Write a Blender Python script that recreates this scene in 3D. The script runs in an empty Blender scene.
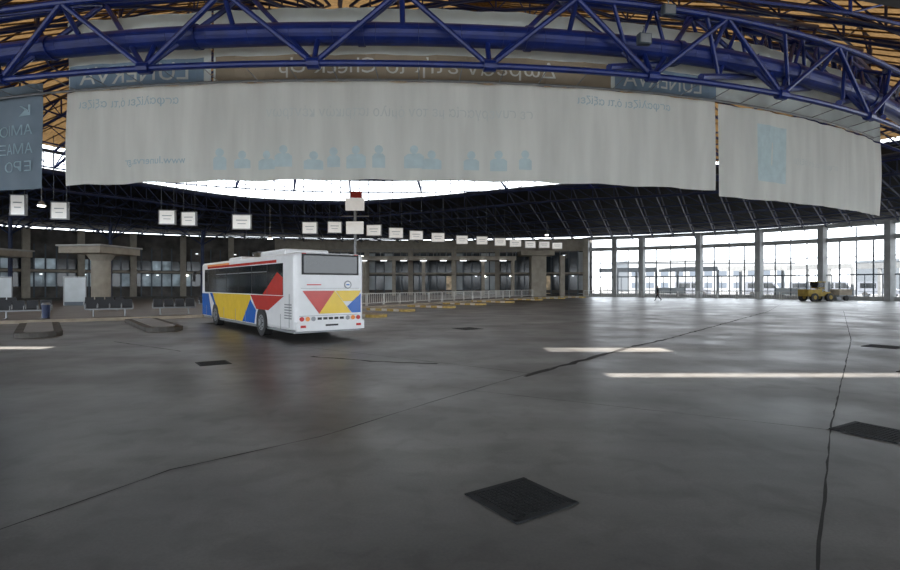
import bpy, math, random
from mathutils import Vector, Matrix
random.seed(7)
scn = bpy.context.scene
COL = scn.collection
sin, cos, pi, rad = math.sin, math.cos, math.pi, math.radians

# ------------------------------------------------------------------ materials
def mat(name, col, rough=0.6, metal=0.0, var=0.12, scale=3.0, emis=0.0, transl=0.0, bump=0.0, spec=0.5, stretch=None):
    m = bpy.data.materials.new(name); m.use_nodes = True
    nt = m.node_tree; N = nt.nodes; L = nt.links
    p = N["Principled BSDF"]; out = N["Material Output"]
    tc = N.new("ShaderNodeTexCoord"); mp = N.new("ShaderNodeMapping")
    if stretch: mp.inputs["Scale"].default_value = stretch
    L.new(tc.outputs["Object"], mp.inputs["Vector"])
    nz = N.new("ShaderNodeTexNoise"); nz.inputs["Scale"].default_value = scale; nz.inputs["Detail"].default_value = 4
    L.new(mp.outputs[0], nz.inputs["Vector"])
    r = N.new("ShaderNodeValToRGB")
    r.color_ramp.elements[0].position = 0.3; r.color_ramp.elements[1].position = 0.7
    r.color_ramp.elements[0].color = (*[max(0, c*(1-var)) for c in col], 1)
    r.color_ramp.elements[1].color = (*[min(1, c*(1+var)) for c in col], 1)
    L.new(nz.outputs[0], r.inputs[0]); L.new(r.outputs[0], p.inputs["Base Color"])
    p.inputs["Roughness"].default_value = rough; p.inputs["Metallic"].default_value = metal
    p.inputs["Specular IOR Level"].default_value = spec
    if emis > 0:
        L.new(r.outputs[0], p.inputs["Emission Color"]); p.inputs["Emission Strength"].default_value = emis
    if bump > 0:
        b = N.new("ShaderNodeBump"); b.inputs["Strength"].default_value = bump
        L.new(nz.outputs[0], b.inputs["Height"]); L.new(b.outputs[0], p.inputs["Normal"])
    if transl > 0:
        t = N.new("ShaderNodeBsdfTranslucent"); L.new(r.outputs[0], t.inputs["Color"])
        mx = N.new("ShaderNodeMixShader"); mx.inputs[0].default_value = transl
        L.new(p.outputs[0], mx.inputs[1]); L.new(t.outputs[0], mx.inputs[2]); L.new(mx.outputs[0], out.inputs[0])
    return m

M = {}
M['blue'] = mat("blue_steel_paint", (0.006,0.018,0.13), 0.4, 0.1, 0.25, 2)
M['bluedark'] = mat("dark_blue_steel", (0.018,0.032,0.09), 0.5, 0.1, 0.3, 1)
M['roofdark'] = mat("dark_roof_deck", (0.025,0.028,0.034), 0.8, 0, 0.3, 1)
M['tan'] = mat("timber_roof_deck", (0.21,0.128,0.055), 0.8, 0, 0.45, 3, transl=0.12, stretch=(1,5,1))  # translucency added so the sun overhead makes the timber glow
M['canopy'] = mat("unseen_canopy_concrete", (0.18,0.175,0.17), 0.9)  # for the unseen canopy and fascia that shape the sunlight
M['banner'] = mat("banner_fabric", (0.79,0.82,0.79), 0.7, 0, 0.10, 0.45, transl=0.60, stretch=(2.8,1,0.35))
M['banner2'] = mat("banner_fabric_cool", (0.62,0.69,0.69), 0.7, 0, 0.12, 0.5, transl=0.55)
M['bannerdk'] = mat("banner_fabric_blue_shaded", (0.15,0.20,0.25), 0.7, 0, 0.15, 0.6, transl=0.3)  # blue-grey fabric with the left banner's shadow put into its colour
M['bband'] = mat("banner_band_brown", (0.30,0.24,0.17), 0.7, 0, 0.15, 0.5, transl=0.3)
M['bbandb'] = mat("banner_band_blue", (0.21,0.29,0.38), 0.7, 0, 0.15, 0.5, transl=0.3)
M['btxt'] = mat("banner_lettering_pale", (0.68,0.67,0.62), 0.7, 0, 0.05, transl=0.4)
M['btxtblue'] = mat("banner_lettering_blue", (0.48,0.62,0.68), 0.7, 0, 0.05, transl=0.55)
M['btxtfaint'] = mat("banner_lettering_faint", (0.70,0.75,0.74), 0.7, 0, 0.05, transl=0.58)
M['bcyan'] = mat("banner_print_cyan", (0.64,0.76,0.79), 0.7, 0, 0.06, transl=0.58)
M['white'] = mat("white_paint", (0.74,0.74,0.75), 0.28, 0, 0.04)
M['offw'] = mat("offwhite_rail_paint", (0.60,0.60,0.58), 0.5, 0, 0.08)
M['beige'] = mat("beige_concrete", (0.34,0.31,0.26), 0.8, 0, 0.15, 1.5)
M['colw'] = mat("column_concrete", (0.38,0.39,0.39), 0.8, 0, 0.12, 1.5)
M['frame'] = mat("window_frame_steel", (0.08,0.10,0.12), 0.5, 0.3)
M['dkglass'] = mat("dark_shop_glass", (0.03,0.04,0.05), 0.12, 0, 0.4, 0.4)
M['paleglass'] = mat("pale_panel_glass", (0.42,0.47,0.50), 0.3, 0, 0.25, 0.5)
M['frost'] = mat("frosted_window_glass", (0.40,0.44,0.46), 0.5, 0, 0.35, 0.8, transl=0.5)
M['warmglass'] = mat("lit_shop_window", (0.50,0.40,0.27), 0.4, 0, 0.6, 1.2, emis=0.14)
M['interior'] = mat("shop_interior", (0.08,0.075,0.07), 0.8, 0, 0.5, 0.7)
M['lamp'] = mat("lamp_lens", (1,0.95,0.85), 0.4, 0, 0.0, emis=10)
M['lampc'] = mat("shop_strip_light", (0.9,0.95,1.0), 0.4, 0, 0.0, emis=1.2)
M['sign'] = mat("lightbox_sign_face", (0.80,0.80,0.78), 0.4, 0, 0.05, emis=0.22)
M['grey'] = mat("grey_metal", (0.25,0.26,0.27), 0.45, 0.5)
M['black'] = mat("black_rubber", (0.015,0.015,0.016), 0.6, 0, 0.2)
M['bglass'] = mat("bus_glass", (0.014,0.016,0.018), 0.08, 0, 0.3, 1)
M['red'] = mat("red_livery", (0.50,0.04,0.03), 0.22, 0, 0.06)
M['yellow'] = mat("yellow_livery", (0.78,0.53,0.04), 0.22, 0, 0.06)
M['dyellow'] = mat("dull_yellow_paint", (0.36,0.25,0.04), 0.6, 0, 0.25)  # duller, darker yellow than the bus livery
M['bblue'] = mat("blue_livery", (0.02,0.12,0.45), 0.22, 0, 0.06)
M['orange'] = mat("orange_lens", (0.8,0.25,0.03), 0.3)
M['redlens'] = mat("red_lens", (0.5,0.02,0.02), 0.2)
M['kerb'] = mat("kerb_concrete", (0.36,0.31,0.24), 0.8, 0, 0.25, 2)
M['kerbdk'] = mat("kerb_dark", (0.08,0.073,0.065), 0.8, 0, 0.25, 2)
M['kerby'] = mat("kerb_yellow_paint", (0.46,0.33,0.10), 0.7, 0, 0.3, 4)
M['kerbw'] = mat("kerb_white_paint", (0.62,0.60,0.54), 0.7, 0, 0.2, 4)
M['pave'] = mat("platform_paving", (0.17,0.155,0.14), 0.42, 0, 0.25, 0.8)
M['seat'] = mat("bench_seat_metal", (0.025,0.027,0.032), 0.5, 0.2)
M['iron'] = mat("cast_iron", (0.015,0.017,0.02), 0.65, 0.1, 0.3, 8, spec=0.3)
M['joint'] = mat("joint_tar", (0.022,0.021,0.02), 0.8, 0, 0.3, 6)
M['skin'] = mat("skin", (0.45,0.27,0.19), 0.6)
M['cloth'] = mat("dark_clothes", (0.012,0.014,0.02), 0.9)
M['hair'] = mat("dark_hair", (0.02,0.015,0.01), 0.7)
M['bldg'] = mat("far_building_plaster", (0.16,0.17,0.18), 0.8)
M['bldgw'] = mat("far_building_window", (0.04,0.05,0.065), 0.4)
M['vanw'] = mat("parked_van_paint", (0.10,0.11,0.13), 0.4)

def floor_mat():
    m = bpy.data.materials.new("worn_concrete_floor"); m.use_nodes = True
    nt = m.node_tree; N = nt.nodes; L = nt.links; p = N["Principled BSDF"]
    tc = N.new("ShaderNodeTexCoord")
    def noise(s, det, st=(1,1,1), rot=0, dist=0):
        mp = N.new("ShaderNodeMapping"); mp.inputs["Scale"].default_value = st; mp.inputs["Rotation"].default_value = (0,0,rot)
        L.new(tc.outputs["Object"], mp.inputs[0])
        n = N.new("ShaderNodeTexNoise"); n.inputs["Scale"].default_value = s; n.inputs["Detail"].default_value = det
        n.inputs["Distortion"].default_value = dist
        L.new(mp.outputs[0], n.inputs["Vector"]); return n
    def ramp(src, a, ca, b, cb):
        r = N.new("ShaderNodeValToRGB"); e = r.color_ramp.elements
        e[0].position=a; e[0].color=(*ca,1); e[1].position=b; e[1].color=(*cb,1); L.new(src.outputs[0], r.inputs[0]); return r
    def mul(a, b, fac=1.0):
        x = N.new("ShaderNodeMix"); x.data_type='RGBA'; x.blend_type='MULTIPLY'; x.inputs[0].default_value = fac
        L.new(a.outputs[0] if a.bl_idname!="ShaderNodeMix" else a.outputs[2], x.inputs[6]); L.new(b.outputs[0], x.inputs[7]); return x
    base = ramp(noise(0.22, 6, dist=0.6), 0.35, (0.082,0.080,0.080), 0.68, (0.20,0.192,0.182))
    st = ramp(noise(0.5, 5, (0.35,1.6,1), rad(40)), 0.38, (0.58,0.575,0.57), 0.6, (1,1,1))
    sp = ramp(noise(2.5, 7, dist=0.6), 0.33, (0.62,0.61,0.60), 0.52, (1,1,1))
    fine = ramp(noise(40, 3), 0.3, (0.78,0.78,0.78), 0.7, (1.15,1.15,1.15))
    c = mul(mul(mul(base, st), sp, 0.8), fine, 0.7)
    L.new(c.outputs[2], p.inputs["Base Color"])
    rr = ramp(noise(0.5, 5), 0.3, (0.29,)*3, 0.7, (0.46,)*3)
    L.new(rr.outputs[0], p.inputs["Roughness"])
    p.inputs["Specular IOR Level"].default_value = 0.55
    b = N.new("ShaderNodeBump"); b.inputs["Strength"].default_value = 0.06; b.inputs["Distance"].default_value = 0.01
    n5 = noise(9, 5); L.new(n5.outputs[0], b.inputs["Height"]); L.new(b.outputs[0], p.inputs["Normal"])
    return m
M['floor'] = floor_mat()
M['asphalt'] = mat("outdoor_asphalt", (0.13,0.13,0.13), 0.9, 0, 0.15, 0.3, spec=0.2)

# ------------------------------------------------------------------ mesh builder
class MB:
    def __init__(s): s.v=[]; s.f=[]; s.mi=[]; s.mats=[]
    def m(s, k):
        if k not in s.mats: s.mats.append(k)
        return s.mats.index(k)
    def face(s, pts, k):
        b=len(s.v); s.v += [tuple(p) for p in pts]; s.f.append(list(range(b,b+len(pts)))); s.mi.append(s.m(k))
    def box(s, c, d, k, rz=0, rx=0):
        b=len(s.v); R = Matrix.Rotation(rz,3,'Z') @ Matrix.Rotation(rx,3,'X')
        for x in (-.5,.5):
            for y in (-.5,.5):
                for z in (-.5,.5):
                    p = R @ Vector((x*d[0],y*d[1],z*d[2])); s.v.append((c[0]+p.x,c[1]+p.y,c[2]+p.z))
        i=s.m(k)
        for q in ((0,1,3,2),(4,6,7,5),(0,4,5,1),(2,3,7,6),(0,2,6,4),(1,5,7,3)):
            s.f.append([b+j for j in q]); s.mi.append(i)
    def beam(s, p, q, w, h, k):
        p=Vector(p); q=Vector(q); d=q-p
        s.box((p+q)/2, (d.length, w, h), k, rz=math.atan2(d.y,d.x))
    def tube(s, p, q, r, k, n=6, r2=None, caps=True):
        p=Vector(p); q=Vector(q); d=(q-p)
        if d.length<1e-6: return
        d.normalize(); a = Vector((0,0,1)) if abs(d.z)<.9 else Vector((1,0,0))
        u=d.cross(a).normalized(); w=d.cross(u); b=len(s.v); r2 = r if r2 is None else r2
        for (c,rr) in ((p,r),(q,r2)):
            for i in range(n):
                t=2*pi*i/n; s.v.append(tuple(c+u*cos(t)*rr+w*sin(t)*rr))
        k=s.m(k)
        for i in range(n):
            j=(i+1)%n; s.f.append([b+i,b+j,b+n+j,b+n+i]); s.mi.append(k)
        if caps:
            s.f.append([b+i for i in range(n)]); s.mi.append(k); s.f.append([b+n+i for i in reversed(range(n))]); s.mi.append(k)
    def path(s, pts, r, k, n=8):
        for a,b in zip(pts[:-1],pts[1:]): s.tube(a,b,r,k,n)
    def prism(s, poly, z0, z1, k, kside=None):
        b=len(s.v); n=len(poly)
        s.v += [(x,y,z0) for x,y in poly]+[(x,y,z1) for x,y in poly]
        s.f.append([b+i for i in reversed(range(n))]); s.mi.append(s.m(k))
        s.f.append([b+n+i for i in range(n)]); s.mi.append(s.m(k))
        ks=s.m(kside or k)
        for i in range(n):
            j=(i+1)%n; s.f.append([b+i,b+j,b+n+j,b+n+i]); s.mi.append(ks)
    def obj(s, name, parent=None, smooth=False, bevel=0, loc=None, rz=0, seg=2):
        me=bpy.data.meshes.new(name); me.from_pydata(s.v,[],s.f)
        for k in s.mats: me.materials.append(M[k])
        me.polygons.foreach_set("material_index", s.mi)
        if smooth: me.polygons.foreach_set("use_smooth",[True]*len(s.f))
        me.update()
        o=bpy.data.objects.new(name, me); COL.objects.link(o)
        if parent: o.parent=parent
        if loc: o.location=loc
        o.rotation_euler[2]=rz
        if bevel:
            md=o.modifiers.new("bevel",'BEVEL'); md.width=bevel; md.segments=seg; md.limit_method='ANGLE'
        return o
def empty(name, loc=(0,0,0), rz=0):
    e=bpy.data.objects.new(name,None); COL.objects.link(e); e.location=loc; e.rotation_euler[2]=rz; e.empty_display_size=.3; return e

# ------------------------------------------------------------------ plan curves
def outer(th, k=1.0): t=rad(th); return (-5+60*k*cos(t), 45+42*k*sin(t))
def ring(th, k=1.0):
    t=rad(th); a = 52 if cos(t)>0 else 33
    return (-9+a*k*cos(t), 42+23*k*sin(t))
ZO, ZD, ZC = 9.3, 15.0, 14.0
def ss_(t): t=max(0,min(1,t)); return t*t*(3-2*t)
def ZI(th): return 12.0 + 1.8*ss_((98-th)/38) + .9*ss_((th-112)/34)
def arc(s, R=60.0):
    a=s/60.0; e = 1.3*((s-8)/19)**2 if s>8 else 0
    return (-4+R*sin(a), 80-R*cos(a)+e)

# ------------------------------------------------------------------ ground
f=MB(); f.face([(-75,-50,0),(70,-50,0),(70,88,0),(-75,88,0)],'floor'); f.obj("floor")
g=MB(); g.face([(-400,-200,-.03),(400,-200,-.03),(400,500,-.03),(-400,500,-.03)],'asphalt'); g.obj("outdoor_ground")

j=MB()
def crack(pts, w, jit=0.03):
    P=[]
    for (a,b) in zip(pts[:-1],pts[1:]):
        a=Vector(a);b=Vector(b); n=max(2,int((b-a).length/0.3))
        for i in range(n): P.append(a.lerp(b,i/n))
    P.append(Vector(pts[-1]))
    d=(Vector(pts[-1])-Vector(pts[0])).normalized(); nn=Vector((-d.y,d.x))
    Lf=[];Rt=[]
    for p in P:
        o=random.uniform(-jit,jit); ww=w*random.uniform(.35,1.3)
        Lf.append(p+nn*(o+ww/2)); Rt.append(p+nn*(o-ww/2))
    for i in range(len(P)-1):
        j.face([(*Rt[i],.004),(*Rt[i+1],.004),(*Lf[i+1],.004),(*Lf[i],.004)],'joint')
crack([(-3.6,3.5),(-2.8,5.2),(-1.58,6.33),(-.16,8.4),(1.68,10.9),(7.2,17.5),(22,36),(36,56)],0.024,.008)
crack([(1.5,10.5),(3.6,13.2),(5.2,15.3),(7.2,17.5)],0.16,.04)
crack([(7.2,17.5),(14,26),(22,36)],0.09,.03)
crack([(2.1,3.0),(4.85,6.63),(13.5,17.5),(28,37)],0.024,.008)
crack([(-3.6,13.4),(-1.9,12.6),(-.3,12.2)],0.12,.06)
crack([(4.2,33),(28,30.5)],0.16,.02)
crack([(-11,17),(-7.5,14.5)],0.05,.02)
crack([(-20,8),(-11,16.5)],0.03,.02)
crack([(11,36),(30,52)],0.05,.02)
crack([(-2.5,21),(9,27)],0.05,.02)
crack([(1.68,10.9),(-6,16.8)],0.02,.01)
crack([(4.85,6.63),(0.4,9.1)],0.015,.006)
j.obj("floor_joints")

def grate(x,y,sz,rz):
    o=empty("drain_grate",(x,y,0),rz)
    b=MB(); h=sz/2
    for (cx,cy,dx,dy) in ((0,h,sz+.06,.05),(0,-h,sz+.06,.05),(h,0,.05,sz),(-h,0,.05,sz)): b.box((cx,cy,.004),(dx,dy,.012),'iron')
    b.box((0,0,.001),(sz,sz,.006),'black')
    n=14
    for i in range(n):
        t=-h+sz*(i+.5)/n; b.box((t,0,.006),(sz/n*.5,sz,.006),'iron')
        b.box((0,t,.0055),(sz,sz/n*.35,.005),'iron')
    b.obj("grate",o)
grate(.61,4.5,.64,rad(34)); grate(5.35,6.55,.66,rad(30)); grate(-5.6,12.3,.62,rad(35)); grate(.75,22,.9,rad(35)); grate(13.0,15.6,.8,rad(35)); grate(9.9,11.0,.5,rad(30))

# ------------------------------------------------------------------ platform sidewalk
edge=[(-50,12),(-38,16.5),(-30,20),(-22,24),(-15.5,28.3),(-10.5,34),(-6,42),(-1,52),(7,66),(16,78),(20,82)]
poly=list(edge)+[outer(t) for t in range(64,206,3)]
sw=MB(); sw.prism(poly[::-1],0.0,.16,'pave','kerb'); sw.obj("platform_sidewalk")

def island(nx,ny,L,w=1.0,hd=38,k='kerb'):
    b=MB(); pts=[]
    for i in range(9):
        t=pi+pi*i/8; pts.append((cos(t)*w/2, w/2+sin(t)*w/2))
    pts += [(w/2,L),(-w/2,L)]
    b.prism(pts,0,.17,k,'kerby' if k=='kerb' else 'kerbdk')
    ins=[(x*.62, y+.2 if y<L*.5 else y-.1) for x,y in pts]
    b.prism(ins,.17,.19,'pave' if k!='kerb' else 'kerb')
    if k=='kerb':
        for i in range(int(L/1.2)):
            for sx in (-1,1): b.box((sx*(w/2-.02),.9+i*1.2,.095),(.06,.55,.155),'kerbw')
    b.obj("docking_kerb_island",None,loc=(nx,ny,0),rz=rad(hd),bevel=.02)
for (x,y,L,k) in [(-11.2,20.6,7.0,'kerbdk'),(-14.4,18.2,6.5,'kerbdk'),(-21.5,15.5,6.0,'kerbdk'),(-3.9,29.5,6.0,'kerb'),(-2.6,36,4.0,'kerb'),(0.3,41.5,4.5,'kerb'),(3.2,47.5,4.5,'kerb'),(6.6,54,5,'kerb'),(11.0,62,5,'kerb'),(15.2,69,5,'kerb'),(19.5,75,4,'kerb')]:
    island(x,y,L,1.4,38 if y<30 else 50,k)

# ------------------------------------------------------------------ outer walls
colb=MB(); wa=MB()
ths=[-13+8.5*i for i in range(0,10)]
def V3(p,z): return (p[0],p[1],z)
def lerp(a,b,t): return (a[0]+(b[0]-a[0])*t, a[1]+(b[1]-a[1])*t)
nb=0
for a,b in zip(ths[:-1],ths[1:]):
    A=outer(a);B=outer(b); ang=math.atan2(B[1]-A[1],B[0]-A[0])
    w=MB(); nb+=1
    w.beam(V3(A,7.45),V3(B,7.45),.5,.55,'colw'); w.beam(V3(A,3.1),V3(B,3.1),.14,.16,'frame')
    w.beam(V3(A,.25),V3(B,.25),.3,.5,'colw'); w.beam(V3(A,5.3),V3(B,5.3),.10,.10,'frame')
    n=4
    for i in range(1,n):
        p=lerp(A,B,i/n); w.box(V3(p,3.7),(.14,.14,7.2),'frame',rz=ang)
    for i in range(n*2):
        if i%2: p=lerp(A,B,i/(2*n)); w.box(V3(p,1.6),(.08,.08,3.0),'frame',rz=ang)
    p=lerp(A,B,.5); w.box(V3(p,8.3),(.12,.12,1.2),'frame',rz=ang)
    if nb%2==0:
        for i in (1,2): p=lerp(A,B,(i+.5)/n); w.box(V3(p,1.0),(2.0,.1,.9),'paleglass',rz=ang)
    w.obj("window_%d"%nb)
for i,a in enumerate(ths+[59.2]):
    p=outer(a,.995); colb.box(V3(p,4.65),(.9 if a!=59.2 else .4,.7,9.3),'colw',rz=math.atan2(p[1]-45,p[0]+5))
for a,b in zip(ths[:-1],ths[1:]):
    colb.beam(V3(outer(a),9.2),V3(outer(b),9.2),.6,.5,'colw')
colb.obj("trim_1")
ar=MB()
for a,b in zip(ths[:-1],ths[1:]):
    A=outer(a,1.10);B=outer(b,1.12); ang=math.atan2(B[1]-A[1],B[0]-A[0])
    ar.beam(V3(A,4.3),V3(B,4.3),.4,.7,'bldg')
    for i in range(3):
        p=lerp(A,B,i/3); ar.box(V3(p,2.1),(.35,.35,4.2),'bldg',rz=ang)
    ar.beam(V3(A,.5),V3(B,.5),.1,.08,'frame'); ar.beam(V3(A,1.0),V3(B,1.0),.1,.08,'frame')
ar.obj("street_arcade")
back=[63.5+7.0*i for i in range(0,21)]
for bi,(a,b) in enumerate(zip(back[:-1],back[1:])):
    A=outer(a);B=outer(b); ang=math.atan2(B[1]-A[1],B[0]-A[0])
    A2=outer(a,1.05);B2=outer(b,1.05)
    wa.beam(V3(A,8.3),V3(B,8.3),.5,2.0,'beige' if a<110 else 'interior')
    if a<100: wa.beam(V3(A2,4.6),V3(B2,4.6),.3,9.2,'interior')
    else:
        wa.beam(V3(A,.85),V3(B,.85),.3,1.6,'interior'); wa.beam(V3(A,3.75),V3(B,3.75),.3,.5,'interior'); wa.beam(V3(A,6.35),V3(B,6.35),.3,1.9,'interior')
    Lb=Vector((B[0]-A[0],B[1]-A[1])).length
    p=outer(a,.985); wa.box(V3(p,4.7),(.8,.7,9.2),'beige',rz=ang)
    n=5
    for i in range(n):
        c=lerp(A,B,(i+.5)/n)
        r=random.random()
        if a<100:
            wa.box(V3(c,5.4),(Lb/n*.94,.1,3.4),'dkglass' if r<.7 else 'paleglass',rz=ang)
            wa.box(V3(c,1.9),(Lb/n*.94,.1,2.9),'dkglass' if r<.5 else ('warmglass' if r<.7 else 'paleglass'),rz=ang)
        else:
            wa.box(V3(c,2.6),(Lb/n,.12,1.95),'frost' if r<.75 else 'dkglass',rz=ang)
            wa.box(V3(c,4.7),(Lb/n,.12,1.5),'frost' if r<.40 else 'dkglass',rz=ang)
        m=lerp(A,B,i/n); wa.box(V3(m,3.7),(.18,.34,7.2),'frame',rz=ang)
        if random.random()<.4:
            q=lerp(A2,B2,(i+.5)/n); q=lerp(q,c,1.12)
            wa.box(V3(q,random.choice((3.3,6.6))),(Lb/n*.25,.12,.10),'lampc' if random.random()<.7 else 'lamp',rz=ang)
    wa.beam(V3(A,3.75),V3(B,3.75),1.2,.3,'beige')
    if a<100: wa.beam(V3(A,.8),V3(B,.8),.3,.5,'interior')
wa.obj("wall_back")

def mushroom(x,y,h,w,sl,name="mushroom_column"):
    o=empty(name,(x,y,.16),math.atan2(y-45,x+5)+pi/2)
    b=MB(); b.tube((0,0,0),(0,0,h-.6),.78,'beige',20); b.tube((0,0,h-.6),(0,0,h),.78,'beige',20,r2=1.2); b.tube((0,0,0),(0,0,.3),.95,'beige',20)
    b.obj("shaft",o)
    c=MB(); c.box((0,0,h+.3),(w,sl,.6),'beige'); c.box((0,0,h+.68),(w+.3,sl+.3,.16),'colw'); c.obj("slab",o,bevel=.04)
mushroom(-32.2,48,4.5,5.0,4.0); mushroom(-47,52,4.6,7,4.5); mushroom(-24,74,5.5,7,3)
o=MB(); o.box((13.3,79,3.2),(2.2,2.5,6.2),'beige'); o.box((13,79,6.6),(5,4,.7),'beige'); o.box((17,78.8,3.2),(.7,.7,6.2),'beige'); o.obj("entrance_block",bevel=.03)
o=MB(); o.box((-4,80,5.9),(28,3.0,.6),'beige')
for i in range(7): o.box((-17.5+i*4.5,78.8,3.05),(.5,.5,5.7),'beige')
for i in range(28): o.box((-17.5+i*1.0,78.6,6.7),(.05,.05,1.0),'grey')
for i in range(9): o.box((-16+i*3.0,78.4,5.5),(1.0,.2,.10),'lampc')
o.box((-4,78.6,7.2),(28,.06,.06),'grey'); o.obj("mezzanine_balcony")

# ------------------------------------------------------------------ outer ring roof + lattice
K=5
def rp(th,k,dz=0):
    a=ring(th); b=outer(th,1.03); t=k/K; zi=ZI(th)
    return Vector((a[0]+(b[0]-a[0])*t, a[1]+(b[1]-a[1])*t, zi+(ZO-zi)*t+dz))
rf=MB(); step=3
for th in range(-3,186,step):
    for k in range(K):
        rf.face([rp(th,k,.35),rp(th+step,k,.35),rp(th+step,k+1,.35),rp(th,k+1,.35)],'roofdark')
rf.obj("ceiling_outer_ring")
lt=MB()
for th in range(0,183,step):
    for k in range(K):
        d0=-1.7+.25*k; d1=-1.7+.25*(k+1)
        c='bluedark'
        a=rp(th,k); b=rp(th,k+1); lt.tube(a,b,.08,c,5,caps=False)
        lt.tube(rp(th,k,d0),rp(th,k+1,d1),.08,c,5,caps=False)
        lt.tube(rp(th,k,d0),rp(th+step,k,d0),.09,c,5,caps=False)
        lt.tube(a,rp(th+step,k),.06,c,5,caps=False)
        lt.tube(a,rp(th,k,d0),.05,c,5,caps=False)
        lt.tube(rp(th,k,d0),b,.06,c,5,caps=False)
        lt.tube(rp(th,k,d0),rp(th+step,k),.06,c,5,caps=False)
    lt.tube(rp(th,0,0),rp(th+step,0,0),.22,'bluedark',8); lt.tube(rp(th,0,-1.7),rp(th+step,0,-1.7),.14,'bluedark',8)
lt.obj("ring_roof_lattice")
pc=MB()
for th in (124,138,152,166,178):
    p=rp(th,3); pc.tube((p.x,p.y,0.16),(p.x,p.y,p.z-1),.22,'bluedark',10)
    for q in (rp(th-4,3,-.8),rp(th+4,3,-.8),rp(th,2,-1),rp(th,4,-.6)): pc.tube((p.x,p.y,p.z-3),q,.09,'bluedark',6)
pc.obj("roof_support_columns")

cl=MB()
for th in range(-2,182,2):
    A=ring(th);B=ring(th+2); za=ZI(th); zb=ZI(th+2)
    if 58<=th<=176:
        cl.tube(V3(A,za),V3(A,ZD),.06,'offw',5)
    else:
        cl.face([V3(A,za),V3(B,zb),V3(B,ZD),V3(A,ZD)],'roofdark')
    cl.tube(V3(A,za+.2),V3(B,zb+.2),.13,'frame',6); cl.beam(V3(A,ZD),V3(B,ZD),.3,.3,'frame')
cl.obj("clerestory_window_band")
dm=MB()
def dp(th,r,dz=0):
    x,y=ring(th,r); return Vector((x,y,ZD+8.5*(1-r*r)+dz))
rs=[1.0,.9,.78,.65,.5,.35,.2,.08]
for th in range(0,360,4):
    for a,b in zip(rs[:-1],rs[1:]): dm.face([dp(th,a,.5),dp(th+4,a,.5),dp(th+4,b,.5),dp(th,b,.5)],'tan')
    if th>=180: dm.face([V3(ring(th),ZC),V3(ring(th+4),ZC),dp(th+4,1,.5),dp(th,1,.5)],'canopy')  # unseen near-side fascia, added to keep direct sun out of the gap
dm.face([dp(th,.08,.5) for th in range(0,360,4)],'tan')
dm.obj("ceiling_dome")
dt=MB()
for th in range(0,360,12):
    for a,b in zip(rs[:-1],rs[1:]):
        dt.tube(dp(th,a),dp(th,b),.12,'blue',6,caps=False); dt.tube(dp(th,a,-1.6),dp(th,b,-1.6),.12,'blue',6,caps=False)
        dt.tube(dp(th,a,-1.6),dp(th,b),.07,'blue',5,caps=False); dt.tube(dp(th,a,-1.6),dp(th,a),.07,'blue',5,caps=False)
    for r in rs[:-2]:
        dt.tube(dp(th,r),dp(th+12,r),.08,'blue',6,caps=False); dt.tube(dp(th,r,-1.6),dp(th+12,r,-1.6),.08,'blue',6,caps=False)
        dt.tube(dp(th,r,-1.6),dp(th+6,r),.05,'blue',5,caps=False); dt.tube(dp(th+6,r),dp(th+12,r,-1.6),.05,'blue',5,caps=False)
for th in range(0,360,3):
    dt.tube(dp(th,1,.4),dp(th,.2,.4),.06,'tan',4,caps=False)
dt.obj("dome_roof_truss")

SH=11.75
holes=[(3.25,16.0,10.45-SH,10.9-SH),(2.75,6.2,14.45-SH,15.3-SH),(-16,-11.8,15.0-SH,15.6-SH)]  # slits placed so the sun drops bright strips on the floor
cn=MB()  # unseen canopy overhead, added to block the sun and darken the near floor
xs=sorted(set([-75,75]+[h[0] for h in holes]+[h[1] for h in holes])); ys=sorted(set([-36,19]+[h[2] for h in holes]+[h[3] for h in holes]))
for x0,x1 in zip(xs[:-1],xs[1:]):
    for y0,y1 in zip(ys[:-1],ys[1:]):
        cx,cy=(x0+x1)/2,(y0+y1)/2
        if any(h[0]<cx<h[1] and h[2]<cy<h[3] for h in holes): continue
        cn.face([(x0,y0,ZC),(x1,y0,ZC),(x1,y1,ZC),(x0,y1,ZC)],'canopy')
for th in range(180,360,4):
    A=ring(th);B=ring(th+4); cn.face([(A[0],19,ZC),(B[0],19,ZC),V3(B,ZC),V3(A,ZC)],'canopy')
cn.face([(-75,19,ZC),(-42,19,ZC),(-42,46,ZC),(-75,46,ZC)],'canopy'); cn.face([(43,19,ZC),(75,19,ZC),(75,46,ZC),(43,46,ZC)],'canopy')
cn.obj("unseen_canopy_sun_slits")

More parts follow.
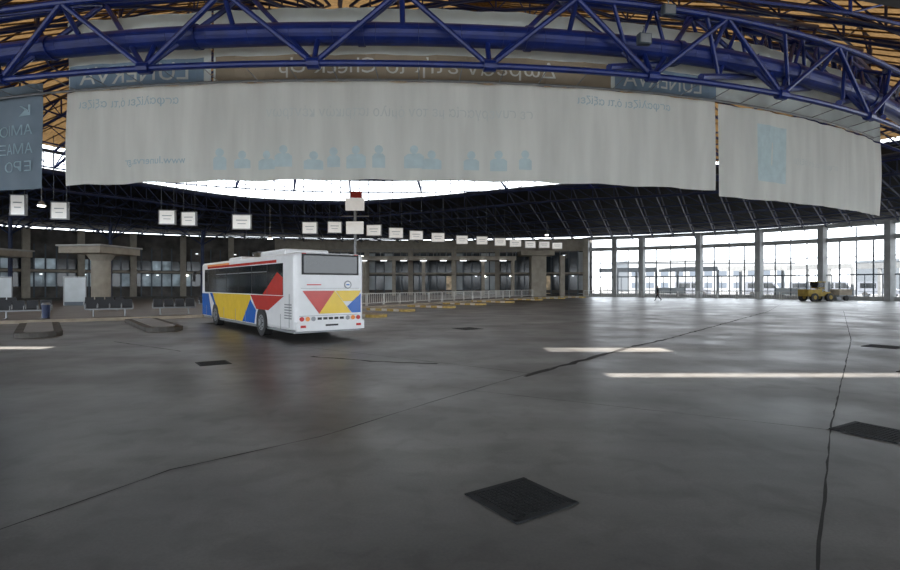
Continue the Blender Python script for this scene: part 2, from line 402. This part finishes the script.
# ------------------------------------------------------------------ near arched girder
gd=MB()
def gp(s,z,R): x,y=arc(s,R); return (x,y,z)
ss=[-34+1.6*i for i in range(0,46)]
gd.path([gp(s,11.42,60.2) for s in ss],.42,'blue',20)
gd.path([gp(s,12.55,61.2) for s in ss],.13,'blue',10)
gd.path([gp(s,10.0,60.9) for s in ss],.12,'blue',10)
gd.path([gp(s,13.6,59.2) for s in ss],.2,'blue',10)
s0=-33.0; sp=6.4
while s0<37:
    a=gp(s0,10.0,60.9)
    for ds,top,R in ((-sp/2,12.55,61.2),(sp/2,12.55,61.2),(-sp/2,13.6,59.2),(sp/2,13.6,59.2)):
        gd.tube(a,gp(s0+ds,top,R),.10,'blue',8)
    gd.tube(gp(s0+sp/2,12.55,61.2),gp(s0+sp/2,13.6,59.2),.1,'blue',8)
    gd.tube(gp(s0+sp/2,12.55,61.2),gp(s0+sp/2,11.42,60.2),.1,'blue',8)
    gd.tube(a,gp(s0,11.42,60.2),.10,'blue',8)
    gd.tube(gp(s0+sp/2,12.55,61.2),gp(s0+sp/2+sp,13.6,59.2),.08,'blue',8)
    gd.tube(gp(s0-.22,10.0,60.9),gp(s0+.22,10.0,60.9),.22,'blue',10)
    gd.tube(gp(s0+1.5,11.42,60.2),gp(s0+1.75,11.42,60.2),.47,'blue',20)
    s0+=sp
for (sa,th) in ((14,330),(18,336),(22,342),(26,350),(10,318),(-20,228)):
    P=Vector(gp(sa,12.55,61.2)); Q=dp(th,.78,-1.6); P2=Vector(gp(sa,10.2,60.9)); Q2=dp(th,.78,-3.2)
    gd.tube(P,Q,.14,'blue',8); gd.tube(P2,Q2,.14,'blue',8)
    n=7
    for i in range(n):
        gd.tube(P.lerp(Q,i/n),P2.lerp(Q2,(i+.5)/n),.08,'blue',6); gd.tube(P2.lerp(Q2,(i+.5)/n),P.lerp(Q,(i+1)/n),.08,'blue',6)
gd.obj("blue_arch_girder",smooth=False)
for s_,z_ in ((12.1,12.3),(11.1,11.1)):
    o=empty("floodlight",gp(s_,z_,61.5),rad(10)); b=MB(); b.box((0,0,0),(.5,.25,.4),'frame'); b.box((0,-.14,0),(.42,.03,.32),'grey'); b.tube((0,0,.2),(0,0,.5),.03,'grey'); b.obj("housing",o,bevel=.02)

# ------------------------------------------------------------------ banners
def bandsurf(s,z,off=0.0):
    rip=.05*sin(s*2.1+.4*sin(z))+.03*sin(s*5.3+z*.7)
    bow=.10*sin((z-5.7)/4.1*pi) if z<9.8 else 0
    R=59.45+rip+off+bow*.3
    return gp(s,z,R)
def banner(name,s0,s1,z0,z1,k):
    b=MB(); nx=max(6,int((s1-s0)/.25)); nz=14
    for i in range(nx+1):
        s=s0+(s1-s0)*i/nx; sag=.025*sin(i*.5)
        for q in range(nz+1):
            z=z0+sag*(1-q/nz)+(z1-z0)*q/nz; b.v.append(bandsurf(s,z))
    for i in range(nx):
        for q in range(nz):
            a=i*(nz+1)+q; b.f.append([a,a+nz+1,a+nz+2,a+1]); b.mi.append(b.m(k))
    return b.obj(name,smooth=True)
def patch(b,s0,s1,z0,z1,k,off=.03):
    n=max(1,int((s1-s0)/.4))
    for i in range(n):
        a=s0+(s1-s0)*i/n; c=s0+(s1-s0)*(i+1)/n
        b.face([bandsurf(a,z0,off),bandsurf(c,z0,off),bandsurf(c,z1,off),bandsurf(a,z1,off)],k)
def text(b,body,s0,s1,z,k,h=None,off=.05,mirror=True):
    cu=bpy.data.curves.new("t",'FONT'); cu.body=body; cu.size=1; cu.resolution_u=3
    ob=bpy.data.objects.new("t",cu); COL.objects.link(ob); bpy.context.view_layer.update()
    me=ob.to_mesh(); xs=[v.co.x for v in me.vertices]; ysx=[v.co.y for v in me.vertices]
    if not xs: return
    x0,x1=min(xs),max(xs); sc=(s1-s0)/(x1-x0); sy = sc if h is None else h/(max(ysx)-min(ysx))
    base=len(b.v)
    for v in me.vertices:
        u=(v.co.x-x0)*sc; s=s1-u if mirror else s0+u
        b.v.append(bandsurf(s,z+v.co.y*sy,off))
    for p in me.polygons: b.f.append([base+i for i in p.vertices]); b.mi.append(b.m(k))
    ob.to_mesh_clear(); bpy.data.objects.remove(ob)
banner("hanging_banner",-12.3,15.95,6.0,9.9,'banner')
pr=MB()
text(pr,"ασφαλίζει ό,τι αξίζει",-11.5,-7.0,9.15,'btxtblue')
text(pr,"www.lunerva.gr",-9.4,-6.7,6.75,'btxtblue')
text(pr,"σε συνεργασία με τον όμιλο ιατρικών κέντρων",-3.3,7.4,8.5,'btxtfaint',h=.55)
text(pr,"ασφαλίζει ό,τι αξίζει",9.3,13.6,9.25,'btxtblue')
for s_ in (-5.2,-4.3,-3.3,-2.6,-1.4,-.6,0.3,1.2,2.6,3.3,4.9,6.0,7.1):
    h=random.uniform(.35,.6); z0=6.4+random.uniform(0,.15); wd=random.uniform(.25,.42)
    pr.face([bandsurf(s_-wd,z0,.03),bandsurf(s_+wd,z0,.03),bandsurf(s_+wd,z0+h*.8,.03),bandsurf(s_+wd*.6,z0+h,.03),bandsurf(s_-wd*.6,z0+h,.03),bandsurf(s_-wd,z0+h*.8,.03)],'bcyan')
    pr.face([bandsurf(s_+.17*cos(t*pi/5),z0+h+.16+.17*sin(t*pi/5),.03) for t in range(10)],'bcyan')
pr.obj("banner_print")
banner("hanging_banner",-12.2,-5.6,9.93,12.8,'banner2')
h1=MB(); patch(h1,-12.1,-5.9,9.95,10.95,'bbandb'); text(h1,"LUNERVA",-11.5,-6.6,10.12,'btxt',off=.06,h=.7); h1.obj("banner_head_print")
banner("hanging_banner",-5.5,29.9,9.93,12.8,'banner2')
h2=MB(); patch(h2,-5.4,10.8,9.95,10.95,'bband'); text(h2,"Δωρεάν ετήσιο Check-Up",-2.8,8.4,10.22,'btxt',h=.85,off=.06)
patch(h2,11.0,16,9.95,10.95,'bbandb'); text(h2,"LUNERVA",11.4,15.2,10.15,'btxt',off=.06,h=.65); h2.obj("banner_head_print")
banner("hanging_banner",16.15,29.9,5.75,9.85,'banner')
h3=MB(); patch(h3,18.4,20.4,6.6,9.2,'bcyan',.03)
text(h3,"ασφαλίζει ό,τι αξίζει",20.8,24.4,7.6,'btxtfaint'); h3.obj("banner_print")
banner("hanging_banner",-26,-13.5,5.95,10.4,'bannerdk')
h4=MB()
for tx,z_,a,b_ in (("Κ",9.05,-14.7,-14.0),("ΑΜΙΟ",8.25,-15.9,-13.9),("ΑΜΑΞ",7.45,-15.9,-13.9),("ΕΡΟ",6.7,-15.6,-14.0)): text(h4,tx,a,b_,z_,'btxtblue',off=.06,h=.45)
h4.obj("banner_print")
bt=MB(); bt.path([gp(s,9.9,59.6) for s in ss if -26<s<30],.05,'grey',6)
for s in ss: bt.tube(gp(s,9.9,59.6),gp(s,10.0,60.9),.02,'grey',4)
bt.obj("banner_rail")

# ------------------------------------------------------------------ bus
def bus(name,loc,hd):
    o=empty(name,loc,hd); L=12.0; W=1.25
    b=MB(); b.box((0,L/2,1.62),(2*W,L,2.6),'white'); b.obj("body",o,bevel=.16,seg=4)
    c=MB(); c.box((0,L/2,.42),(2*W-.1,L-.3,.3),'grey')
    r=MB(); r.box((0,3.2,3.02),(1.7,2.6,.26),'white'); r.box((0,8.2,3.0),(1.5,1.8,.2),'white'); r.obj("roof_air_conditioner",o,bevel=.08)
    gl=MB()
    for sx in (-1,1):
        x=sx*(W+.006)
        gl.box((x,6.15,2.05),(.02,10.3,1.08),'bglass')
        for s in (2.5,4.2,5.9,7.6,9.3,10.6): gl.box((sx*(W+.018),s,2.05),(.01,.05,1.08),'black')
        for s in (2.5,4.2,5.9,7.6): gl.box((sx*(W+.018),s+.85,2.33),(.01,1.6,.03),'grey')
    gl.box((0,-.006,2.53),(1.95,.02,.60),'bglass'); gl.box((0,-.02,2.53),(2.05,.015,.68),'black')
    gl.box((0,-.03,2.53),(1.93,.015,.58),'bglass')
    gl.box((0,L+.006,1.95),(2.2,.02,1.5),'bglass'); gl.box((0,L+.012,2.75),(1.7,.02,.22),'orange')
    gl.obj("glazing",o,bevel=.01)
    w=MB()
    for y in (3.1,9.35):
        for sx in (-1,1):
            x=sx*(W+.008)
            n=16; arch=[(x,y+.60*cos(pi*i/n),.48+.60*sin(pi*i/n)) for i in range(n+1)]+[(x,y-.6,.30),(x,y+.6,.30)]
            w.face(arch,'black')
            w.tube((sx*(W-.28),y,.48),(sx*(W+.02),y,.48),.48,'black',28)
            w.tube((sx*(W+.0),y,.48),(sx*(W+.035),y,.48),.29,'grey',20); w.tube((sx*(W+.03),y,.48),(sx*(W+.08),y,.48),.12,'grey',14)
            for a in range(8):
                t=a*pi/4; w.tube((sx*(W+.03),y+.21*cos(t),.48+.21*sin(t)),(sx*(W+.055),y+.21*cos(t),.48+.21*sin(t)),.025,'black',6)
    w.obj("wheels",o)
    d=MB()
    def sp(pts,k,e=.010):
        for sx in (-1,1):
            d.face([(sx*(W+e),s,z) for s,z in pts],k)
    sp([(10.0,.4),(11.8,.4),(11.8,1.45),(10.6,1.45)],'bblue')
    sp([(3.9,.4),(8.7,.4),(9.9,1.48),(4.4,1.48)],'yellow',.0095)
    sp([(8.7,.4),(8.75,.4),(10.4,1.48),(9.9,1.48)],'bblue')
    sp([(0.9,1.48),(4.4,1.48),(3.7,.95),(2.4,.95)],'red')
    sp([(3.72,.9),(3.9,.4),(5.4,.4),(4.4,1.3)],'bblue',.011)
    sp([(1.0,1.5),(1.0,2.1),(1.5,2.3),(3.0,1.5)],'red',.020)
    sp([(1.6,2.62),(10.8,2.62),(10.8,2.72),(1.6,2.72)],'red')
    sp([(7.2,2.72),(10.8,2.72),(10.8,2.80),(7.2,2.80)],'orange')
    y=-.012
    d.face([(-1.0,y,1.66),(.14,y,1.66),(-.42,y,.90)],'red')
    d.face([(.14,y-.001,1.66),(.76,y-.001,.90),(-.42,y-.001,.90)],'yellow')
    d.face([(.16,y,1.66),(1.12,y,1.66),(.95,y,1.3),(.45,y,1.3)],'yellow')
    d.face([(1.12,y-.002,1.56),(1.12,y-.002,.90),(.78,y-.002,.90),(.60,y-.002,1.12)],'bblue')
    d.tube((.62,y,1.86),(.62,y-.012,1.86),.14,'grey',20); d.tube((.62,y-.012,1.86),(.62,y-.016,1.86),.10,'white',20)
    d.box((.62,y-.02,1.86),(.12,.006,.04),'bblue')
    d.box((-.6,y,1.86),(.5,.01,.04),'red')
    d.box((0,-.012,1.74),(2.1,.02,.012),'grey'); d.box((0,-.012,.84),(2.2,.02,.014),'grey')
    d.box((0,-.03,.5),(2.44,.1,.30),'white')
    for x in (-1.02,-.82,-.62,.62,.82,1.02):
        d.tube((x,-.005,.74),(x,-.03,.74),.075,'redlens' if abs(x)>.9 else ('orange' if abs(x)>.7 else 'grey'),14)
    for x in (-.4,-.2,0,.2,.4): d.box((x,-.01,.74),(.14,.02,.08),'black')
    d.box((0,-.085,.52),(.54,.01,.13),'white'); d.box((0,-.088,.52),(.46,.008,.06),'black')
    for x in (-1.0,1.0): d.box((x,-.085,.5),(.18,.01,.08),'redlens')
    for x in (-1,1): d.box((x*.95,-.01,2.86),(.14,.02,.06),'redlens')
    for i in range(6): d.box((-W-.012,.55,.75+.09*i),(.01,.6,.04),'grey')
    d.box((-W-.008,.45,1.0),(.01,.02,1.1),'grey')
    for s in (1.2,5.0,6.3,8.0,11.0): d.box((-W-.013,s,.62),(.008,.015,.5),'grey')
    for sx in (-1,1):
        d.tube((sx*1.15,L,2.6),(sx*1.5,L+.35,2.5),.03,'black'); d.box((sx*1.52,L+.35,2.25),(.10,.2,.45),'black')
        d.box((sx*.9,L+.01,.75),(.4,.03,.22),'lampc')
    d.obj("livery_and_trim",o)
    c.obj("underframe",o)
    return o
bus("city_bus",(-4.0,17.45,0),rad(38.5))

# ------------------------------------------------------------------ platform signs
def hsign(x,y,z,w,h,rz):
    o=empty("platform_sign",(x,y,z),rz); b=MB()
    b.box((0,0,0),(w,.16,h),'sign')
    for dx,dz,sx,sz in ((0,h/2,w+.06,.05),(0,-h/2,w+.06,.05),(w/2,0,.05,h),(-w/2,0,.05,h)): b.box((dx,0,dz),(sx,.2,sz),'grey')
    b.box((0,-.085,h*.12),(w*.6,.01,h*.06),'paleglass'); b.box((0,-.085,-h*.12),(w*.45,.01,h*.05),'paleglass')
    for dx in (-w*.4,w*.4): b.tube((dx,0,h/2),(dx,0,9.9-z if y<60 else 9.2-z),.015,'frame')
    b.obj("lightbox",o)
S=[(-22.4,27,6.0,.7,1.05),(-21,28,5.85,.8,.9),(-16.3,30,5.75,.85,.8),(-15.4,30.7,5.75,.85,.8),(-12.4,31,5.6,1.05,.85),(-9.7,36,5.8,1.0,.8),(-8.2,37,5.95,.95,.8),
(-5.7,39,5.95,1.1,.8),(-4.26,41,5.95,1.1,.8),(-2.8,43,5.95,1.1,.75),(-1.06,46,6.05,1.15,.8),(1.13,49,6.1,1.1,.8),(3.2,52,6.3,1.1,.8),(5.3,55,6.4,1.2,.8),(7.3,58,6.5,1.3,.8),(9.4,61,6.6,1.3,.8),(11.6,64,6.8,1.3,.8),(13.8,67,6.9,1.3,.8)]
for (x,y,z,w,h) in S: hsign(x,y,z,w,h,rad(random.uniform(-6,12)))
o=empty("terminal_totem_sign",(-6.9,37.8,0),0); b=MB()
b.tube((0,0,0),(0,0,8.2),.10,'grey',10); b.box((0,-.1,7.7),(1.35,.2,.9),'sign'); b.box((.1,-.1,8.4),(.85,.16,.45),'red'); b.box((0,-.1,6.0),(1.25,.15,.9),'sign'); b.box((0,0,6.85),(2.0,.06,.06),'grey')
b.obj("totem",o,bevel=.02)

# ------------------------------------------------------------------ benches
def bench(x,y,rz,n=4):
    o=empty("waiting_bench",(x,y,.16),rz); b=MB(); w=.55
    b.box((0,0,.38),(n*w,.06,.06),'grey')
    for i in range(n):
        cx=(i-(n-1)/2)*w
        b.box((cx,-.02,.44),(w*.88,.42,.035),'seat',rx=rad(-4)); b.box((cx,.24,.68),(w*.88,.035,.45),'seat',rx=rad(-14)); b.box((cx,.19,.47),(w*.88,.1,.05),'seat',rx=rad(30))
    for i in range(n+1):
        cx=(i-n/2)*w; b.box((cx,-.02,.62),(.035,.38,.03),'grey'); b.box((cx,-.19,.52),(.03,.03,.2),'grey'); b.box((cx,.16,.55),(.03,.03,.3),'grey')
    for cx in (-n*w*.33,n*w*.33): b.box((cx,0,.19),(.07,.07,.38),'grey'); b.box((cx,0,.02),(.08,.6,.04),'grey')
    b.obj("seats",o,bevel=.006)
for (x,y,a) in [(-24.6,27.2,28),(-21.6,26.4,28),(-18.6,28.4,30),(-16.0,30.2,32),(-28.5,32.5,28),(-22.6,34,30),(-16.6,36.8,40),(-11.5,39,50)]:
    bench(x,y,rad(a))
for (x,y) in [(-20.2,26.0)]:
    o=empty("litter_bin",(x,y,.16)); b=MB(); b.tube((0,0,.05),(0,0,.7),.15,'bluedark',16,r2=.19); b.tube((0,0,.7),(0,0,.8),.21,'grey',16,r2=.15); b.tube((0,0,0),(0,0,.06),.17,'black',16); b.obj("bin",o)
for (x,y) in [(-31,43),(-38,44)]:
    o=empty("poster_stand",(x,y,.16),rad(20)); b=MB(); b.box((0,0,1.3),(1.5,.12,2.0),'paleglass'); b.box((0,0,2.34),(1.6,.18,.1),'grey'); b.box((-.76,0,1.2),(.08,.16,2.4),'grey'); b.box((.76,0,1.2),(.08,.16,2.4),'grey'); b.box((0,0,.15),(1.5,.14,.3),'frame'); b.obj("panel",o)

# ------------------------------------------------------------------ fences
fn=MB()
def fence(pts,z0):
    for a,b in zip(pts[:-1],pts[1:]):
        a=Vector(a);b=Vector(b); L=(b-a).length; n=max(1,int(L/2.2))
        for i in range(n):
            p=a.lerp(b,i/n); q=a.lerp(b,(i+.92)/n)
            fn.tube((*p,z0),(*p,z0+1.0),.045,'offw',6); fn.tube((*q,z0),(*q,z0+1.0),.045,'offw',6)
            fn.tube((*p,z0+.98),(*q,z0+.98),.04,'offw',6); fn.tube((*p,z0+.2),(*q,z0+.2),.035,'offw',6)
            for k in range(1,8): r=p.lerp(q,k/8); fn.tube((*r,z0+.2),(*r,z0+.98),.022,'offw',4,caps=False)
fence([(-9,38),(-4.5,47),(.5,56),(8,69.5),(12,74.5)],.16)
fence([(20.5,79.6),(28,75.5),(36,70),(43,63)],0)
fn.obj("white_railing")

# ------------------------------------------------------------------ yellow loader
o=empty("yellow_wheel_loader",(42.3,60,0),rad(-80)); b=MB()
b.box((0,-.9,.95),(1.5,1.8,.8),'dyellow'); b.box((0,.7,.8),(1.2,1.2,.5),'dyellow'); b.box((0,.1,1.5),(1.1,.9,.15),'dyellow')
for x in (-.5,.5):
    for y in (-.35,.5): b.box((x,y,1.75),(.07,.07,.9),'black')
b.box((0,.08,2.2),(1.25,1.1,.1),'dyellow'); b.box((0,.08,1.8),(.98,.8,.7),'bglass')
b.tube((.4,-1.2,1.3),(.4,-1.2,1.8),.05,'grey')
for x in (-.75,.75):
    for y in (-1.1,.95):
        b.tube((x-.17,y,.45),(x+.17,y,.45),.45,'black',20); b.tube((x-.19,y,.45),(x+.19,y,.45),.2,'dyellow',14)
for x in (-.4,.4): b.tube((x,.6,1.1),(x,1.8,.5),.08,'dyellow')
b.face([(-.85,1.8,.1),(.85,1.8,.1),(.85,2.5,.1),(-.85,2.5,.1)],'grey'); b.box((0,1.8,.4),(1.7,.06,.65),'grey',rx=.15); b.box((0,2.15,.1),(1.7,.7,.06),'grey')
for x in (-.85,.85): b.box((x,2.1,.3),(.05,.6,.4),'grey')
b.obj("machine",o,bevel=.03)
o=empty("cargo_trailer",(46.6,62,0),rad(-75)); b=MB(); b.box((0,0,.6),(1.3,2.2,.12),'grey'); b.box((0,0,1.0),(1.2,2.0,.7),'kerb')
for x in (-.6,.6): b.tube((x-.1,0,.3),(x+.1,0,.3),.3,'black',16)
b.tube((0,1.1,.55),(0,1.9,.45),.05,'grey'); b.obj("trailer",o,bevel=.03)

# ------------------------------------------------------------------ person
def person(loc,rz):
    o=empty("walking_man",loc,rz)
    def skin(name,V,E,root,k,sub=2):
        me=bpy.data.meshes.new(name); me.from_pydata([v[:3] for v in V],E,[]); me.materials.append(M[k])
        ob=bpy.data.objects.new(name,me); COL.objects.link(ob); ob.parent=o
        md=ob.modifiers.new("skin",'SKIN'); md.use_smooth_shade=True
        if not me.skin_vertices:
            bpy.context.view_layer.objects.active=ob
            bm=__import__('bmesh').new(); bm.from_mesh(me); bm.verts.layers.skin.verify(); bm.to_mesh(me); bm.free()
        for i,v in enumerate(V):
            r=v[3]; me.skin_vertices[0].data[i].radius=(r, r*(v[4] if len(v)>4 else 1)); me.skin_vertices[0].data[i].use_root=(i==root)
        s=ob.modifiers.new("sub",'SUBSURF'); s.levels=sub; s.render_levels=sub
        return ob
    V=[(0,0,.95,.15,.75),(0,.01,1.15,.14,.75),(0,.02,1.36,.17,.65),(0,.03,1.5,.06),
       (-.17,.02,1.42,.07),(-.22,-.08,1.15,.05),(-.21,.05,.92,.035),
       (.17,.02,1.42,.07),(.23,.10,1.16,.05),(.21,.30,1.0,.035),
       (-.09,0,.88,.10),(-.10,.20,.50,.065),(-.10,.30,.10,.045),(-.10,.42,.04,.04),
       (.09,0,.88,.10),(.10,-.05,.50,.065),(.10,-.36,.16,.045),(.10,-.28,.05,.04)]
    E=[(0,1),(1,2),(2,3),(2,4),(4,5),(5,6),(2,7),(7,8),(8,9),(0,10),(10,11),(11,12),(12,13),(0,14),(14,15),(15,16),(16,17)]
    skin("body",V,E,0,'cloth')
    skin("head",[(0,.03,1.49,.05),(0,.04,1.56,.065,1.1),(0,.045,1.63,.085,1.15),(0,.04,1.69,.07,1.1)],[(0,1),(1,2),(2,3)],0,'skin')
    b=MB(); b.tube((0,.125,1.64),(0,.155,1.60),.012,'skin',6)
    for x in (-.03,.03): b.tube((x,.118,1.655),(x,.126,1.655),.01,'black',6)
    b.box((0,.125,1.575),(.045,.01,.01),'red')
    for x in (-.085,.085): b.box((x,.04,1.63),(.02,.035,.06),'skin')
    b.obj("face",o)
    skin("hair",[(0,.0,1.64,.08,1.0),(0,.02,1.72,.075,1.1)],[(0,1)],0,'hair')
    for (hx,hy,hz,sx) in ((-.21,.07,.89,1),(.21,.33,.98,-1)):
        HV=[(hx,hy,hz,.03,.6),(hx,hy+.02,hz-.07,.036,.5)]; HE=[(0,1)]
        for f_ in range(4):
            ox=(f_-1.5)*.018; HV+=[(hx+ox,hy+.03,hz-.11,.009),(hx+ox,hy+.045,hz-.15-.01*(f_ in (1,2)),.008)]; n=len(HV); HE+=[(1,n-2),(n-2,n-1)]
        HV+=[(hx+sx*.04,hy+.03,hz-.06,.01),(hx+sx*.045,hy+.045,hz-.09,.009)]; n=len(HV); HE+=[(0,n-2),(n-2,n-1)]
        skin("hand",HV,HE,0,'skin',1)
person((24.2,60.5,0.0),rad(70))

# ------------------------------------------------------------------ outside
def bld(x,y,w,d,h):
    b=MB(); b.box((x,y,h/2),(w,d,h),'bldg'); b.box((x,y,h+.3),(w+.6,d+.6,.6),'bldg')
    for i in range(int(w/4)):
        for k in range(int(h/3.4)): b.box((x-w/2+2+i*4,y-d/2-.02,1.8+k*3.3),(2.2,.1,1.5),'bldgw')
    b.obj("neighbouring_building")
bld(72,150,46,14,8); bld(28,165,30,14,10); bld(135,140,40,14,8)
def van(x,y,rz,L=5.5,H=2.4):
    o=empty("parked_van",(x,y,0),rz); b=MB()
    prof=[(0,.4),(L,.4),(L,1.0),(L-.9,1.2),(L-1.6,H),(.1,H),(0,H-.3)]
    n=len(prof)
    for sx in (-.95,.95): b.face([(p,sx,z) for p,z in prof],'vanw')
    for i in range(n):
        p,q=prof[i],prof[(i+1)%n]; b.face([(p[0],-.95,p[1]),(q[0],-.95,q[1]),(q[0],.95,q[1]),(p[0],.95,p[1])],'vanw')
    for sx in (-.96,.96):
        b.face([(L-2.9,sx,1.35),(L-1.15,sx,1.35),(L-1.7,sx,H-.25),(L-2.9,sx,H-.25)],'bglass'); b.face([(.4,sx,1.35),(L-3.1,sx,1.35),(L-3.1,sx,H-.25),(.4,sx,H-.25)],'bglass')
    for x_ in (1.0,L-1.1):
        for sx in (-.85,.85): b.tube((x_,sx-.12,.38),(x_,sx+.12,.38),.38,'black',16)
    b.obj("van",o)
for x,y,a in ((38,88,-25),(49,86,-40),(56,80,-35),(66,84,-50),(76,76,-50),(62,95,-30)): van(x,y,rad(a))

for (x,y,z) in ((-27.5,35,7.2),(12.3,66,8.2),(-18,52,6.5)):
    o=empty("hall_lamp",(x,y,z)); b=MB(); b.tube((0,0,0),(0,0,.3),.25,'grey',14,r2=.1); b.tube((0,0,-.06),(0,0,0),.22,'lamp',14); b.tube((0,0,.3),(0,0,9.9-z),.02,'grey'); b.obj("pendant",o)

# ------------------------------------------------------------------ light
w=bpy.data.worlds.new("sky"); scn.world=w; w.use_nodes=True
bg=w.node_tree.nodes["Background"]; bg.inputs[0].default_value=(0.86,0.93,1.0,1); bg.inputs[1].default_value=3.2
sl=bpy.data.lights.new("sun",'SUN'); sl.energy=18; sl.angle=rad(.6); sl.color=(1,.94,.86)
so=bpy.data.objects.new("sun",sl); COL.objects.link(so)
dirv=Vector((0,SH/ZC,-1)); so.rotation_euler=dirv.to_track_quat('-Z','Y').to_euler(); so.location=(0,-30,40)

# ------------------------------------------------------------------ camera
cd=bpy.data.cameras.new("camera"); cd.sensor_width=36; cd.lens=20.8; cd.clip_end=1000
co=bpy.data.objects.new("camera",cd); COL.objects.link(co); co.location=(0,0,1.85); co.rotation_euler=(rad(90),0,0); scn.camera=co
scn.view_settings.view_transform='Standard'; scn.view_settings.exposure=0.8
